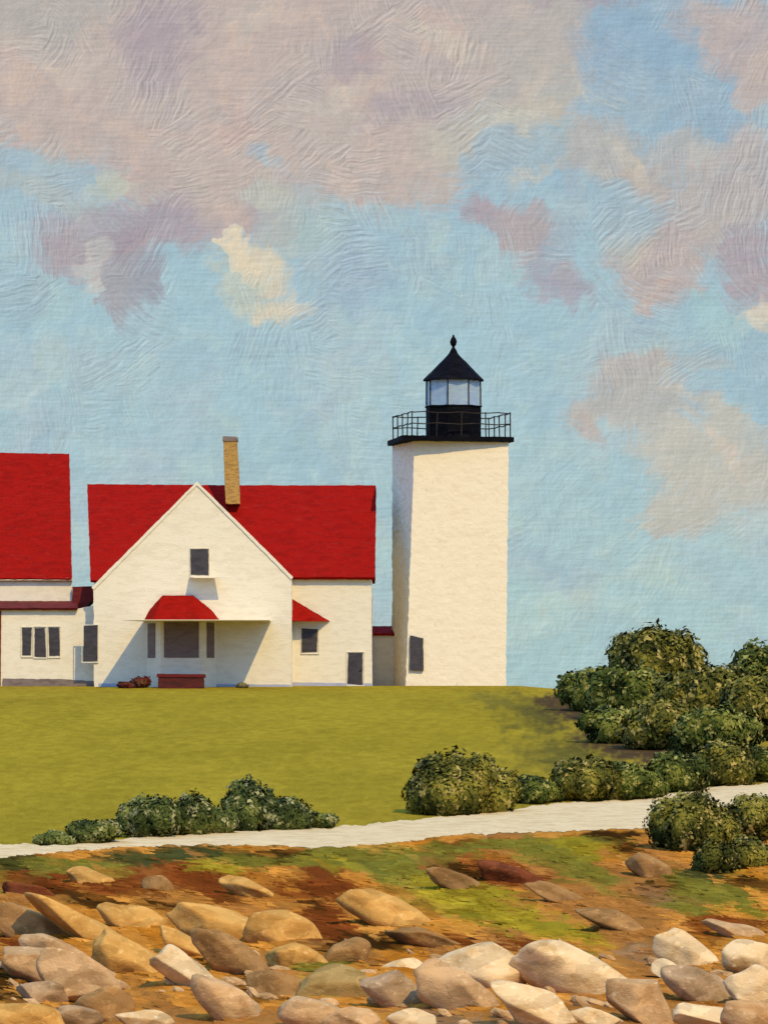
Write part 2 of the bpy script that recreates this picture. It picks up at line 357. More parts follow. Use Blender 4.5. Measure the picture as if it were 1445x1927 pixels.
for q in [
 (120, 1655, 210, 40, 5, RUST), (380, 1650, 180, 36, 8, RUST), (60, 1625, 110, 18, 3, DGR), (20, 1655, 50, 22, 10, OLV), (330, 1612, 190, 17, -3, DGR), (470, 1620, 70, 16, 0, OLV),
 (620, 1660, 90, 60, 20, RUST), (640, 1725, 60, 70, 40, RUST), (560, 1612, 120, 14, 0, DK), (430, 1634, 60, 14, 10, GRN), (690, 1612, 120, 34, 4, OLV), (640, 1622, 50, 20, 0, GRN),
 (740, 1640, 70, 30, 20, OLV), (930, 1600, 110, 20, 0, BRN), (900, 1640, 110, 30, 15, RUST), (990, 1650, 110, 26, 22, RUST), (860, 1625, 40, 16, 0, BRN), (885, 1590, 60, 12, 0, RUST),
 (1050, 1610, 90, 30, 15, OLV), (1120, 1640, 70, 36, 30, OLV), (1130, 1590, 60, 12, 5, GRN), (1160, 1575, 90, 14, 0, DK), (1190, 1600, 50, 16, 10, DK),
 (860, 1680, 110, 34, 18, GRN), (960, 1720, 160, 34, 14, GRN), (1080, 1755, 90, 22, 12, GRN), (800, 1650, 60, 26, 20, OLV),
 (1080, 1690, 120, 34, 28, BRN), (1180, 1740, 120, 30, 25, BRN), (1250, 1625, 60, 36, 30, BRN), (1260, 1690, 60, 30, 20, LB), (1330, 1670, 110, 30, 15, OLV), (1400, 1620, 60, 40, 20, GRN),
 (1390, 1700, 90, 26, 15, GRN), (1320, 1715, 60, 18, 15, OLV), (760, 1608, 200, 15, -3, OLV), (1000, 1588, 190, 13, -2, OLV), (560, 1622, 130, 12, 0, OLV), (930, 1690, 150, 34, 16, GRN), (1110, 1600, 90, 22, 12, GRN), (1000, 1640, 60, 16, 20, RUST), (880, 1636, 70, 14, 18, DK), (150, 1628, 120, 12, 2, OLV), (1360, 1690, 110, 30, 14, OLV), (1250, 1660, 60, 14, 30, DK), (420, 1690, 90, 14, 24, RUST), (1390, 1740, 90, 14, 5, RUST), (1340, 1650, 60, 14, 5, DGR), (1440, 1660, 60, 20, 10, DK),
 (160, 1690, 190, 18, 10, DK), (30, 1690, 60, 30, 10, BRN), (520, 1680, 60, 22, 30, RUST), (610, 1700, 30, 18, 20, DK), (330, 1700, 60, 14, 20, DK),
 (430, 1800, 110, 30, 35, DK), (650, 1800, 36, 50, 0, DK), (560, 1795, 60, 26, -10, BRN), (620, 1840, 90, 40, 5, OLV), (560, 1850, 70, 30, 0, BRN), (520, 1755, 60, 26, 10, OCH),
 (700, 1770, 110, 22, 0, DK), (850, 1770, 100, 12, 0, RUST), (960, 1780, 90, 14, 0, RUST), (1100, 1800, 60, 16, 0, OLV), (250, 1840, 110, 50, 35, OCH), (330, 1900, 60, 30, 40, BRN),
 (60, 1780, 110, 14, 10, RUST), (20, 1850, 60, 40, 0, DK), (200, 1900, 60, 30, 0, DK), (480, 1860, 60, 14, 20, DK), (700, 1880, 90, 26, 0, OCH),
 (1100, 1905, 90, 40, 0, BRN), (1200, 1860, 60, 26, 20, BRN), (1350, 1890, 120, 60, 0, BRN), (850, 1920, 110, 40, 0, LB), (100, 1925, 150, 30, 0, BRN), (1220, 1800, 60, 20, 20, LB)]: daub(*q)
# loose short strokes that pick up the colour near them
mid = len(gx)//2
for i in range(1500):
    py = rs.uniform(1585, 1960); px = rs.uniform(-60, 1500)
    r_ = int(np.argmin(np.abs(PY[:, mid]-py))); c_ = int(np.clip(np.searchsorted(gx, X(px+rs.normal(0, 18), gd[r_])), 0, len(gx)-1))
    c = G[min(r_+rs.randint(0, 4), len(gd)-1), c_]*rs.uniform(.72, 1.32)
    daub(px, py, rs.uniform(12, 42), rs.uniform(4, 10), rs.normal(24, 14), c, .75, .3)
G[:] = np.clip(G, 0, 1)
ln = (vnoise(GX/2.2, GD/7, 11, 1)-.5)*.22+(vnoise(GX/.5, GD/2, 12, 1)-.5)*.14
warm = vnoise(GX/9, GD/30, 13, 1)
lawnc = LAWN*(1+ln[..., None])
lawnc = lawnc*(1-.35*warm[..., None])+A(165, 145, 34)*(.35*warm[..., None])
lawnc = lawnc*(1-.5*np.clip((GX[..., None]-3)/9, 0, 1))+A(172, 142, 44)*(.5*np.clip((GX[..., None]-3)/9, 0, 1))
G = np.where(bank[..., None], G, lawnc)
SHADE = A(84, 66, 44)      # brown tone for the thicket's shade, painted into the lawn colour
for q in [(1010, 1345, 110, 46, 10, A(100, 92, 40), .95, .8), (1070, 1420, 150, 56, 10, A(102, 94, 40), .9, .8), (940, 1318, 90, 20, 6, A(120, 110, 44), .7, .9), (1130, 1345, 130, 32, 8, SHADE, .95, .5), (1230, 1400, 200, 62, 14, SHADE, .95, .5), (1360, 1440, 190, 60, 5, SHADE, .95, .5), (1060, 1322, 70, 16, 4, SHADE, .8, .6), (1180, 1470, 120, 26, -5, A(96, 84, 40), .8, .6), (890, 1520, 120, 16, -4, A(100, 96, 36), .7, .6), (470, 1566, 150, 14, -4, A(100, 96, 36), .6, .6)]: daub(*q, anyw=True)  # painted thicket shade, fading greener to the left
nr, nc_ = GX.shape
me = bpy.data.meshes.new('ground')
co = np.stack([GX, GD, GZ], -1).reshape(-1, 3)
idx = np.arange(nr*nc_).reshape(nr, nc_)
fa_ = np.stack([idx[:-1, :-1], idx[:-1, 1:], idx[1:, 1:], idx[1:, :-1]], -1).reshape(-1, 4)
me.vertices.add(len(co)); me.vertices.foreach_set('co', co.ravel())
me.loops.add(fa_.size); me.loops.foreach_set('vertex_index', fa_.ravel())
me.polygons.add(len(fa_)); me.polygons.foreach_set('loop_start', np.arange(0, fa_.size, 4)); me.polygons.foreach_set('loop_total', np.full(len(fa_), 4))
me.polygons.foreach_set('use_smooth', np.ones(len(fa_), bool))
me.update(); me.validate()
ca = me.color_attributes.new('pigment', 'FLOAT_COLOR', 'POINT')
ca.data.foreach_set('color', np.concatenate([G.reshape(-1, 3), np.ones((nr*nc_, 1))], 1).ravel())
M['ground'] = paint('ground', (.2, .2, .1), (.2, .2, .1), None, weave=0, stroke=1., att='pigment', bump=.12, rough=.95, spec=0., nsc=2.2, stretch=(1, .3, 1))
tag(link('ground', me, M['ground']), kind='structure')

# path: a pale sandy sheet following the slope
bm = bmesh.new(); pts = []
NP = 560
for i in range(NP+1):
    px = -900+3600*i/NP
    e0 = np.interp(px, [q[0] for q in pe], [q[1] for q in pe])+mn.noise(Vector((px*.03, 1, 0)))*5+mn.noise(Vector((px*.12, 5, 0)))*3
    e1 = np.interp(px, [q[0] for q in pe], [q[2] for q in pe])+mn.noise(Vector((px*.03, 9, 0)))*5+mn.noise(Vector((px*.12, 15, 0)))*4
    row = []
    for j in range(9):
        d = dof(e0+(e1-e0)*j/8); x = X(px, d)
        edge = .05 if 0 < j < 8 else .012
        row.append(bm.verts.new((x, d, gz(x, d)+edge+(.03*mn.noise(Vector((x*2, d, 0))) if 0 < j < 8 else 0))))
    pts.append(row)
for a, b in zip(pts, pts[1:]):
    for j in range(8): bm.faces.new([a[j], a[j+1], b[j+1], b[j]])
M['path'] = paint('path_sand', (.70, .53, .26), (.58, .42, .19), (.80, .65, .37), weave=0, spec=0., rough=1., stroke=1.2, bump=.06, nsc=2.5, stretch=(.5, 1, 2))
tag(finish('path', bm, M['path'], None, amp=0, smooth=True), kind='structure')

# ------------------------------------------------------------------ building helpers
def window(parent, pix, d, mat='dark', frame=True, name='window', munt=True, label=None):
    """dark panes standing in a pale frame; pix = (x0, y0, x1, y1) on the wall plane at depth d"""
    x0, y0, x1, y1 = pix
    bm = bmesh.new(); j = lambda: R.uniform(-1.5, 1.5)
    pprism(bm, [(x0+j(), y1+j()), (x1+j(), y1+j()), (x1+j(), y0+j()), (x0+j(), y0+j())], d-.03, .05)
    w = finish(name, bm, M[mat], parent, amp=.02, L=.2)
    if label: w['label'] = label
    if frame:
        bm = bmesh.new(); f = 1.6
        for a in [(x0-f-1, y0-f-1, x1+f+1, y0-f), (x0-f-1, y1+f, x1+f+1, y1+f+1.6), (x0-f-1, y0-f, x0-f, y1+f), (x1+f, y0-f, x1+f+1, y1+f)]:
            pprism(bm, [(a[0], a[3]), (a[2], a[3]), (a[2], a[1]), (a[0], a[1])], d-.055, .053)
        finish('window_frame', bm, M['white'], w, amp=.008, L=.3)
    return w

# ------------------------------------------------------------------ main house
H = thing('house', (X(400, 250), 250, 0), 'white clapboard house with a front gable and red roof, just left of the lighthouse', 'house')
D0, DG = 250.0, 248.5
bm = bmesh.new()   # main block under the eaves
pprism(bm, [(178, 1300), (700, 1300), (699, 1088), (178, 1088)], D0, 8.6)
finish('wall', bm, M['white'], H)
for px in (179.5, 695):           # side gables of the main block
    bm = bmesh.new()
    x = X(px, D0); prism(bm, [Vector((x, D0+.1, Z(1088, D0))), Vector((x, D0+8.5, Z(1088, D0))), Vector((x, D0+4.3, Z(940, D0)))], Vector((.08, 0, 0)))
    finish('side_gable', bm, M['white'], H)
bm = bmesh.new()   # gabled wing
apx = [(178, 1300), (549, 1300), (549, 1086), (520, 1058), (371, 909), (176, 1103)]
pprism(bm, apx, DG, 3.6)
finish('gable_wall', bm, M['white'], H)
# roofs
def slab(name, quad, th, mat, parent, amp=.03):
    bm = bmesh.new(); prism(bm, quad, th); return finish(name, bm, mat, parent, amp=amp)
DR = D0+4.3
roof = slab('roof', [P(171, 1092, D0-.35), P(548, 1086, D0-.35), P(705, 1086, D0-.35), P(708, 918, DR), P(560, 914, DR), P(165, 911, DR)], Vector((0, .10, -.12)), M['red'], H)
zr, ze = P(400, 913, DR).z, P(400, 1086, D0).z
slab('roof_rear', [Vector((X(165, D0), DR+.12, zr)), Vector((X(707, D0), DR+.12, zr)), Vector((X(705, D0), D0+9, ze)), Vector((X(168, D0), D0+9, ze))], Vector((0, -.1, -.12)), M['red'], H)
def seg(a, b): return [P(a[0], a[1], DG+.08), P(b[0], b[1], DG+.08)]
for a, b, nm in (((371, 912), (174, 1108), 'gable_roof'), ((371, 912), (551, 1090), 'gable_roof')):
    p, q = seg(a, b); back = Vector((0, 5.3, 0)) ; qb = Vector((0, 1.45, 0))
    bm = bmesh.new(); up = Vector((0, 0, .05))
    solid(bm, [p, q, q+qb, p+back, p+up, q+up, q+qb+up, p+back+up], [(0, 1, 2, 3), (4, 5, 6, 7), (0, 1, 5, 4), (1, 2, 6, 5), (2, 3, 7, 6), (3, 0, 4, 7)])
    finish(nm, bm, M['red'], H, amp=.01)
bm = bmesh.new()   # pale rake boards
pprism(bm, [(371, 906), (173, 1105), (177, 1110), (371, 913)], DG-.06, .13)
pprism(bm, [(371, 906), (371, 913), (520, 1062), (549, 1091), (552, 1086), (522, 1056)], DG-.058, .13)
finish('rake_board', bm, M['white'], H, amp=.02)
bm = bmesh.new()
pprism(bm, [(545, 1089), (701, 1089), (701, 1085), (545, 1085)], D0-.2, .2)
finish('eave_board', bm, M['white'], H, amp=.015)
ch = bmesh.new()
pprism(ch, [(425, 948), (452, 948), (449, 880), (446, 824), (421, 823), (422, 880)], D0+2.6, .75)
cho = finish('chimney', ch, M['chim'], roof, amp=.03, L=.18)
bm = bmesh.new(); pprism(bm, [(419, 829), (448, 830), (447, 822), (420, 821)], D0+2.55, .85)
finish('chimney_cap', bm, M['found'], roof, amp=.02, L=.18)
bm = bmesh.new()
pprism(bm, [(186, 1296), (548, 1296), (548, 1288), (186, 1286)], DG-.02, .03)
pprism(bm, [(549, 1296), (700, 1296), (700, 1286), (549, 1284)], D0-.02, .03)
finish('base_strip', bm, M['footshade'], H, amp=.02)  # shade at the foot of the walls, put in as a coloured strip
window(H, (360, 1034, 392, 1083), DG, label='small dark window high in the gable')
window(H, (569, 1183, 598, 1228), D0)
# dark tall window at the left corner of the gable wall
window(H, (157, 1178, 183, 1244), DG-.02, label='tall dark window at the left corner of the house')
dr = window(H, (655, 1229, 683, 1288), D0, name='door')
bm = bmesh.new(); c = P(678, 1262, D0-.06); lathe(bm, c, [(.02, c.z-.03), (.045, c.z), (.02, c.z+.03)], 8); finish('handle', bm, M['iron'], dr, amp=0)
# shelf added under the gable window to throw the shadow below it
bm = bmesh.new(); zl = Z(1087, DG)
prism(bm, [Vector((X(356, DG), DG, zl)), Vector((X(404, DG), DG, zl)), Vector((X(430, DG), DG-.95, zl)), Vector((X(366, DG), DG-.95, zl))], Vector((0, 0, -.035)))
finish('shadow_ledge', bm, M['white'], H, amp=0)
# bay window with red hipped roof and an added slab that shades it
BD = .85
bay = bpy.data.objects.new('bay_window', None); COL.objects.link(bay); bay.parent = H; bay.location = (X(342, DG)-H.location.x, DG-H.location.y, 0)
zb0, zb1 = Z(1300, DG), Z(1169, DG)
bm = bmesh.new()
fl, fr, bl, br = X(304, DG), X(383, DG), X(277, DG), X(408, DG)
loop = [(bl, DG), (fl, DG-BD), (fr, DG-BD), (br, DG)]
prism(bm, [Vector((x, y, zb0)) for x, y in loop], Vector((0, 0, zb1-zb0)))
finish('bay_wall', bm, M['white'], bay, amp=.012)
def bayp(a, b, s0, s1, y0, y1, nm='pane'):
    a = Vector((*a, 0)); b = Vector((*b, 0)); p = a.lerp(b, s0); q = a.lerp(b, s1); n = Vector(((b-a).y, -(b-a).x, 0)).normalized()
    z0, z1 = Z(y1, DG), Z(y0, DG); bm = bmesh.new()
    prism(bm, [p+Vector((0, 0, z0)), q+Vector((0, 0, z0)), q+Vector((0, 0, z1)), p+Vector((0, 0, z1))], n*.03)
    finish(nm, bm, M['brownwin'], bay, amp=.012, L=.2)
bayp(loop[0], loop[1], .08, .62, 1173, 1238); bayp(loop[1], loop[2], .08, .91, 1171, 1238); bayp(loop[2], loop[3], .28, .8, 1172, 1238)
zr0, zr1 = Z(1168, DG), Z(1122, DG)
bm = bmesh.new(); e = .95
solid(bm, [Vector((X(271, DG), DG, zr0)), Vector((X(292, DG), DG-e, zr0)), Vector((X(394, DG), DG-e, zr0)), Vector((X(415, DG), DG, zr0)),
           Vector((X(283, DG), DG-.02, Z(1146, DG))), Vector((X(306, DG), DG-.25, zr1)), Vector((X(364, DG), DG-.25, zr1)), Vector((X(398, DG), DG-.02, Z(1147, DG))),
           Vector((X(306, DG), DG-.01, zr1+.04)), Vector((X(364, DG), DG-.01, zr1+.04))],
      [(0, 1, 2, 3), (0, 4, 5, 1), (1, 5, 6, 2), (2, 6, 7, 3), (4, 8, 5), (5, 8, 9, 6), (6, 9, 7), (0, 3, 7, 9, 8, 4)])
finish('bay_roof', bm, M['red'], bay, amp=.022, L=.2)
bm = bmesh.new(); zc = Z(1168.5, DG)-.03
prism(bm, [Vector((X(271, DG), DG, zc)), Vector((X(510, DG), DG, zc)), Vector((X(510, DG), DG-3.8, zc)), Vector((X(236, DG), DG-3.8, zc))], Vector((0, 0, .028)))
finish('shadow_slab', bm, M['white'], H, amp=0)  # thin slab added to cast the shadow on wall and bay
# small red lean-to roof in the corner
bm = bmesh.new(); a_ = P(550, 1127, D0-.02); b_ = P(549, 1169, D0-.9); c_ = P(621, 1169, D0-.02); g_ = P(549, 1169, D0-.02); h_ = P(597, 1169, D0-.75)
solid(bm, [a_, b_, h_, c_, g_], [(0, 1, 2), (0, 2, 3), (1, 4, 3, 2), (0, 4, 1), (0, 3, 4)])
finish('corner_roof', bm, M['red'], H, amp=.02, L=.2)
# low passage to the tower
bm = bmesh.new(); pprism(bm, [(690, 1300), (766, 1300), (766, 1190), (690, 1190)], 255.0, 1.8)
finish('passage_wall', bm, M['white'], H, amp=.02)
slab('passage_roof', [P(696, 1192, 254.8), P(764, 1192, 254.8), P(764, 1178, 256.0), P(696, 1178, 256.0)], Vector((0, .08, -.1)), M['red'], H, amp=.02)

# ------------------------------------------------------------------ annex house, cut by the left edge
A2 = thing('house', (X(20, 250), 250, 0), 'white house with a tall red roof, cut off by the left edge of the picture', 'house')
bm = bmesh.new(); pprism(bm, [(-260, 1160), (137, 1160), (136, 1087), (-260, 1087)], 251.5, 9, -.063)
finish('wall', bm, M['white'], A2)
bm = bmesh.new(); x = X(118, 251.5)
prism(bm, [Vector((x, 251.6, Z(1087, 251.5))), Vector((x-.56, 260.4, Z(1087, 251.5))), Vector((x-.32, 256.6, Z(890, 256.5)))], Vector((.08, 0, 0)))
finish('side_gable', bm, M['white'], A2)
r2 = slab('roof', [P(-268, 1087, 251.2), P(136, 1089, 251.2), P(134, 1000, 253.2), P(131, 854, 256.6), P(-268, 848, 256.6)], Vector((0, .1, -.12)), M['red'], A2)
slab('roof_rear', [P(-268, 852, 256.72), P(130, 857, 256.72), Vector((X(134, 261), 261, Z(1087, 251))), Vector((X(-268, 261), 261, Z(1087, 251)))], Vector((0, -.1, -.12)), M['red'], A2)
bm = bmesh.new(); pprism(bm, [(-262, 1092), (138, 1092), (137, 1087), (-262, 1085)], 251.25, .2); finish('eave_board', bm, M['white'], A2, amp=.015)
bm = bmesh.new(); pprism(bm, [(-260, 1300), (177, 1300), (177, 1140), (146, 1146), (-260, 1144)], 249.4, 2.4, -.058)
finish('front_wing_wall', bm, M['white'], A2)
slab('wing_roof', [P(-262, 1145, 249.1), P(146, 1144, 249.1), P(147, 1131, 251.4), P(-262, 1131, 251.4)], Vector((0, .08, -.1)), M['redtrim'], A2, amp=.025)
bm = bmesh.new(); pprism(bm, [(137, 1148), (160, 1144), (176, 1128), (175, 1103), (137, 1104)], 251.2, 2.4)
finish('link_roof', bm, M['redtrim'], A2, amp=.02)
bm = bmesh.new(); pprism(bm, [(4, 1300), (178, 1300), (176, 1282), (120, 1278), (6, 1277)], 249.33, .06)
finish('base_strip', bm, M['found'], A2, amp=.03)
for (x0, x1, y0, y1) in ((43, 60, 1182, 1234), (66, 86, 1181, 1236), (93, 112, 1181, 1235)):
    window(A2, (x0, y0, x1, y1), 249.4)
window(A2, (-120, 1182, -100, 1236), 249.4); window(A2, (-93, 1182, -73, 1236), 249.4)
bm = bmesh.new(); pprism(bm, [(-2, 1292), (2, 1292), (3, 1150), (-1, 1150)], 249.36, .05); finish('corner_board', bm, M['redtrim'], A2, amp=.01)

# ------------------------------------------------------------------ lighthouse
ztop = Z(829, 251.3)
def XY(px, d): return (X(px, d), d)
cT = [XY(780, 251), XY(957, 252.02), XY(914, 256.4), XY(738.5, 255.4)]     # top: front left, front right, rear right, rear left
cB = [XY(763, 250.8), XY(951, 251.9), XY(912, 256.4), XY(737, 255.4)]
L = thing('lighthouse', (X(850, 253.6), 253.6, 0), 'square white lighthouse tower with a black lantern and iron gallery', 'lighthouse')
bm = bmesh.new()
solid(bm, [Vector((*c, -.4)) for c in cB]+[Vector((*c, ztop)) for c in cT], [(3, 2, 1, 0), (4, 5, 6, 7), (0, 1, 5, 4), (1, 2, 6, 5), (2, 3, 7, 6), (3, 0, 4, 7)])
finish('tower', bm, M['tower'], L, amp=.05, L=.2)
bm = bmesh.new()
dk = [XY(757, 250.0), XY(967, 251.9), XY(924, 256.7), XY(729, 255.75)]
z0 = ztop-.06
prism(bm, [Vector((*c, z0+.02)) for c in dk], Vector((0, 0, .24)))
finish('gallery_deck', bm, M['black'], L, amp=.03)
zd = z0+.26
ctr = (X(853, 253.6), 253.6)
S = 253.6/F
bm = bmesh.new(); lathe(bm, ctr, [(54*S, zd), (53*S, zd+.1), (53*S, zd+1.5), (55*S, zd+1.54), (55*S, zd+1.6)], 8, rot=math.radians(22.5+10)); finish('lantern_base', bm, M['black'], L, amp=.02)
zg0, zg1 = zd+1.6, zd+2.86
nP = 8; ra = 51*S; rot = math.radians(22.5+10)
for i in range(nP):
    a0, a1 = rot+2*math.pi*i/nP, rot+2*math.pi*(i+1)/nP
    p = Vector((ctr[0]+ra*math.cos(a0), ctr[1]+ra*math.sin(a0), zg0)); q = Vector((ctr[0]+ra*math.cos(a1), ctr[1]+ra*math.sin(a1), zg0))
    n = Vector((math.cos((a0+a1)/2), math.sin((a0+a1)/2), 0))
    bm = bmesh.new(); prism(bm, [p, q, q+Vector((0, 0, zg1-zg0)), p+Vector((0, 0, zg1-zg0))], n*-.02)
    finish('pane', bm, M['glass'], L, amp=0)
    bm = bmesh.new(); pp = p+n*0; o_ = Vector((math.cos(a0), math.sin(a0), 0))*.03
    tube(bm, [p+o_, p+o_+Vector((0, 0, (zg1-zg0)))], .032, 6)
    finish('mullion', bm, M['iron'], L, amp=.012, L=.2)
bm = bmesh.new(); lathe(bm, ctr, [(.12, zg0), (.22, zg0+.25), (.36, zg0+.45), (.40, zg0+.65), (.34, zg0+.88), (.14, zg0+1.02)], 16); finish('lamp_lens', bm, M['lens'], L, amp=0, smooth=True)
bm = bmesh.new(); zt = zg1-.03
lathe(bm, ctr, [(50*S, zt), (58*S, zt), (57*S, zt+.07), (38*S, zt+.55), (20*S, zt+1.02), (8*S, zt+1.35), (3.5*S, zt+1.6)], 16, rot=rot)
lr = finish('lantern_roof', bm, M['black'], L, amp=.025, L=.25)
bm = bmesh.new()
lathe(bm, ctr, [(.07, zt+1.5), (.07, zt+1.68), (.13, zt+1.76), (.175, zt+1.90), (.13, zt+2.05), (.07, zt+2.14), (.03, zt+2.26)], 10)
finish('finial', bm, M['black'], lr, amp=.01, L=.1)
# railing
rail_c = [Vector((*XY(775, 250.8), zd)), Vector((*XY(960, 252.1), zd)), Vector((*XY(920, 256.45), zd)), Vector((*XY(740, 255.3), zd))]
def sag(p, i, k): return p+Vector((0, 0, .03*math.sin(i*2.1+k*1.7)))
rail = bpy.data.objects.new('railing', None); COL.objects.link(rail); rail.parent = L; rail.location = Vector((ctr[0], ctr[1], zd))-L.location
bm = bmesh.new()
for k in range(4):
    a, b = rail_c[k], rail_c[(k+1) % 4]
    for h in (1.16, .62):
        tube(bm, [sag(a.lerp(b, i/8)+Vector((0, 0, h)), i, k+h*3) for i in range(9)], .030)
finish('rail', bm, M['iron'], rail, amp=.01, L=.25)
for k in range(4):
    a, b = rail_c[k], rail_c[(k+1) % 4]
    for i in range(4):
        p = a.lerp(b, i/4+.0)
        bm = bmesh.new(); tube(bm, [p+Vector((0, 0, -.02)), p+Vector((R.uniform(-.04, .04), 0, 1.2))], .034); finish('post', bm, M['iron'], rail, amp=.01, L=.25)
# small dark doorway low on the sunlit face
def onface(px, py):
    u = (px-763)/(951-763); return X(px, 250.8+u*1.1), 250.8+u*1.1, Z(py, 251)
def tri(px, py, out):
    x, y, z = onface(px, py); lean = .1*(z/ztop)
    return Vector((x, y+lean-out, z))
bm = bmesh.new(); q = [(771, 1261), (797, 1262), (796, 1201), (772, 1196)]
prism(bm, [tri(a, b, .16) for a, b in q], Vector((0, .14, 0)))
finish('door', bm, M['dark'], L, amp=.025, L=.2)

# ------------------------------------------------------------------ chest and clumps by the bay
CH = thing('wooden_chest', (X(340, 246.6), 246.6, gz(X(340, 246.6), 246.6)), 'low dark red wooden chest standing in front of the bay window', 'chest')
zc0 = CH.location.z
bm = bmesh.new(); pprism(bm, [(298, 1299), (384, 1298), (383, 1275), (298, 1274)], 246.2, .8); finish('chest_body', bm, M['brownred'], CH, amp=.03, L=.2)
bm = bmesh.new(); pprism(bm, [(295, 1274), (387, 1275), (386, 1269), (296, 1268)], 246.15, .9); finish('chest_lid', bm, M['redtrim'], CH, amp=.02, L=.2)

# ------------------------------------------------------------------ shrubs
def leafmat(name, dark, mid_, light, hi):
    m = bpy.data.materials.new(name); m.use_nodes = True; t = T(m.node_tree)
    pos = t.n('ShaderNodeNewGeometry').outputs['Position']
    rnd = t.n('ShaderNodeAttribute', attribute_name='leaf').outputs['Fac']
    a = t.m('ADD', t.m('MULTIPLY', t.noise(pos, .95, 3, .6), .92), t.m('MULTIPLY', rnd, .08))
    c = t.mix(t.rng(a, .36, .50), dark, mid_)
    c = t.mix(t.rng(a, .50, .64), c, light)
    c = t.mix(t.rng(t.m('ADD', t.noise(pos, 2.4, 2, .5), t.m('MULTIPLY', rnd, .2)), .66, .78), c, hi)
    p = t.n('ShaderNodeBsdfPrincipled', {'Base Color': c, 'Roughness': .8, 'Specular IOR Level': .06})
    t.n('ShaderNodeOutputMaterial', {0: p.outputs[0]}); return m
M['leaf'] = leafmat('olive_leaves', (.032, .036, .006), (.100, .096, .014), (.26, .22, .030), (.40, .31, .08))
M['leaf2'] = leafmat('green_leaves', (.022, .032, .006), (.066, .082, .012), (.180, .185, .028), (.32, .29, .07))
M['leaf3'] = leafmat('fresh_leaves', (.030, .042, .010), (.085, .105, .022), (.20, .21, .045), (.36, .33, .13))
M['leafbrown'] = leafmat('brown_leaves', (.045, .034, .020), (.075, .056, .030), (.11, .085, .04), (.14, .12, .05))
M['leafred'] = leafmat('red_leaves', (.08, .02, .015), (.13, .03, .02), (.18, .06, .03), (.2, .12, .05))
M['leafyel'] = leafmat('yellow_leaves', (.15, .13, .04), (.2, .17, .06), (.3, .26, .1), (.35, .3, .15))
def shrub(name, label, cat, px, pyb, wpx, hpx, lobes=5, leaf=.16, dens=1., mat='leaf', group=None, d=None, seed=None, depth=.8, dy=0):
    """px, pyb: foot on the ground; wpx: half width; hpx: height in photo pixels"""
    rg = np.random.RandomState(seed if seed is not None else int(px*7+pyb))
    d = d or dof(pyb); s = d/F; x0 = X(px, d); z0 = gz(x0, d)
    o = thing(name, (x0, d, z0), label, cat, group)
    w = wpx*s; h = hpx*s
    V_, Fc, LF, NR = [], [], [], []; cnt = 0
    ico = bmesh.new(); bmesh.ops.create_icosphere(ico, subdivisions=3, radius=1)
    iv = np.array([v.co[:] for v in ico.verts]); ifc = [[v.index for v in f.verts] for f in ico.faces]; ico.free()
    L_ = [(0, 0, h*.42, w*.72, w*.72*depth, h*.56)]
    for i in range(lobes):
        a = 2*math.pi*i/lobes+rg.uniform(-.4, .4); q = rg.uniform(.45, .72)
        hh = h*rg.uniform(.22, .62); r = rg.uniform(.28, .46)
        L_.append((math.cos(a)*w*q, math.sin(a)*w*q*depth, hh, w*r, w*r*depth, min(h*r*1.05, h*.5)))
    for (cx, cy, cz, rx, ry, rz) in L_:
        nz = np.array([mn.noise(Vector(v*2.2)+Vector((cx, cy, cz))) for v in iv])
        core = iv*(.86+.25*nz)[:, None]*np.array([rx, ry, rz])+np.array([cx, cy, cz])
        core[:, 2] = np.maximum(core[:, 2], -.1)
        base_ = cnt; V_ += core.tolist(); NR += (iv/np.array([rx, ry, rz])).tolist(); cnt += len(core); Fc += [[base_+k for k in f] for f in ifc]; LF += [0.1]*len(core)
        n = int(dens*11*(rx*rz*2+rx*ry+ry*rz)/(leaf*leaf))
        n = min(n, 9000)
        u = rg.normal(size=(n, 3)); u /= np.linalg.norm(u, axis=1)[:, None]
        nzl = np.array([mn.noise(Vector(v*2.2)+Vector((cx, cy, cz))) for v in u])
        rad = (.92+.36*nzl)+np.abs(rg.normal(0, .06, n))+(rg.rand(n) < .05)*rg.uniform(0, .22, n)
        p = u*rad[:, None]*np.array([rx, ry, rz])+np.array([cx, cy, cz])
        ok = p[:, 2] > -.05; p = p[ok]; u = u[ok]; n = len(p)
        nn = u+rg.normal(0, .38, (n, 3)); nn /= np.linalg.norm(nn, axis=1)[:, None]
        tt = np.cross(nn, rg.normal(size=(n, 3))); tt /= np.linalg.norm(tt, axis=1)[:, None]; bb_ = np.cross(nn, tt)
        sz = leaf*1.3*rg.uniform(.45, 1.15, n)[:, None]
        q4 = np.stack([p-tt*sz*.6, p-bb_*sz*.33, p+tt*sz*.6, p+bb_*sz*.33], 1).reshape(-1, 3)
        ub = (p-np.array([0, 0, h*.30]))/np.array([w, w, h*.75]); ub /= np.linalg.norm(ub, axis=1)[:, None]
        NR += np.repeat(u*.50+ub*.75+nn*.25, 4, 0).tolist()
        V_ += q4.tolist(); Fc += [[cnt+4*k, cnt+4*k+1, cnt+4*k+2, cnt+4*k+3] for k in range(n)]; cnt += 4*n
        LF += np.repeat(rg.rand(n), 4).tolist()
    me = bpy.data.meshes.new('foliage'); me.from_pydata(V_, [], Fc)
    at = me.attributes.new('leaf', 'FLOAT', 'POINT'); at.data.foreach_set('value', LF)
    nr_ = np.array(NR); nr_ /= np.linalg.norm(nr_, axis=1)[:, None]
    me.polygons.foreach_set('use_smooth', [True]*len(me.polygons)); me.normals_split_custom_set_from_vertices(nr_.tolist())
    me.materials.append(M[mat]); f = bpy.data.objects.new('foliage', me); COL.objects.link(f); f.parent = o
    bm = bmesh.new()
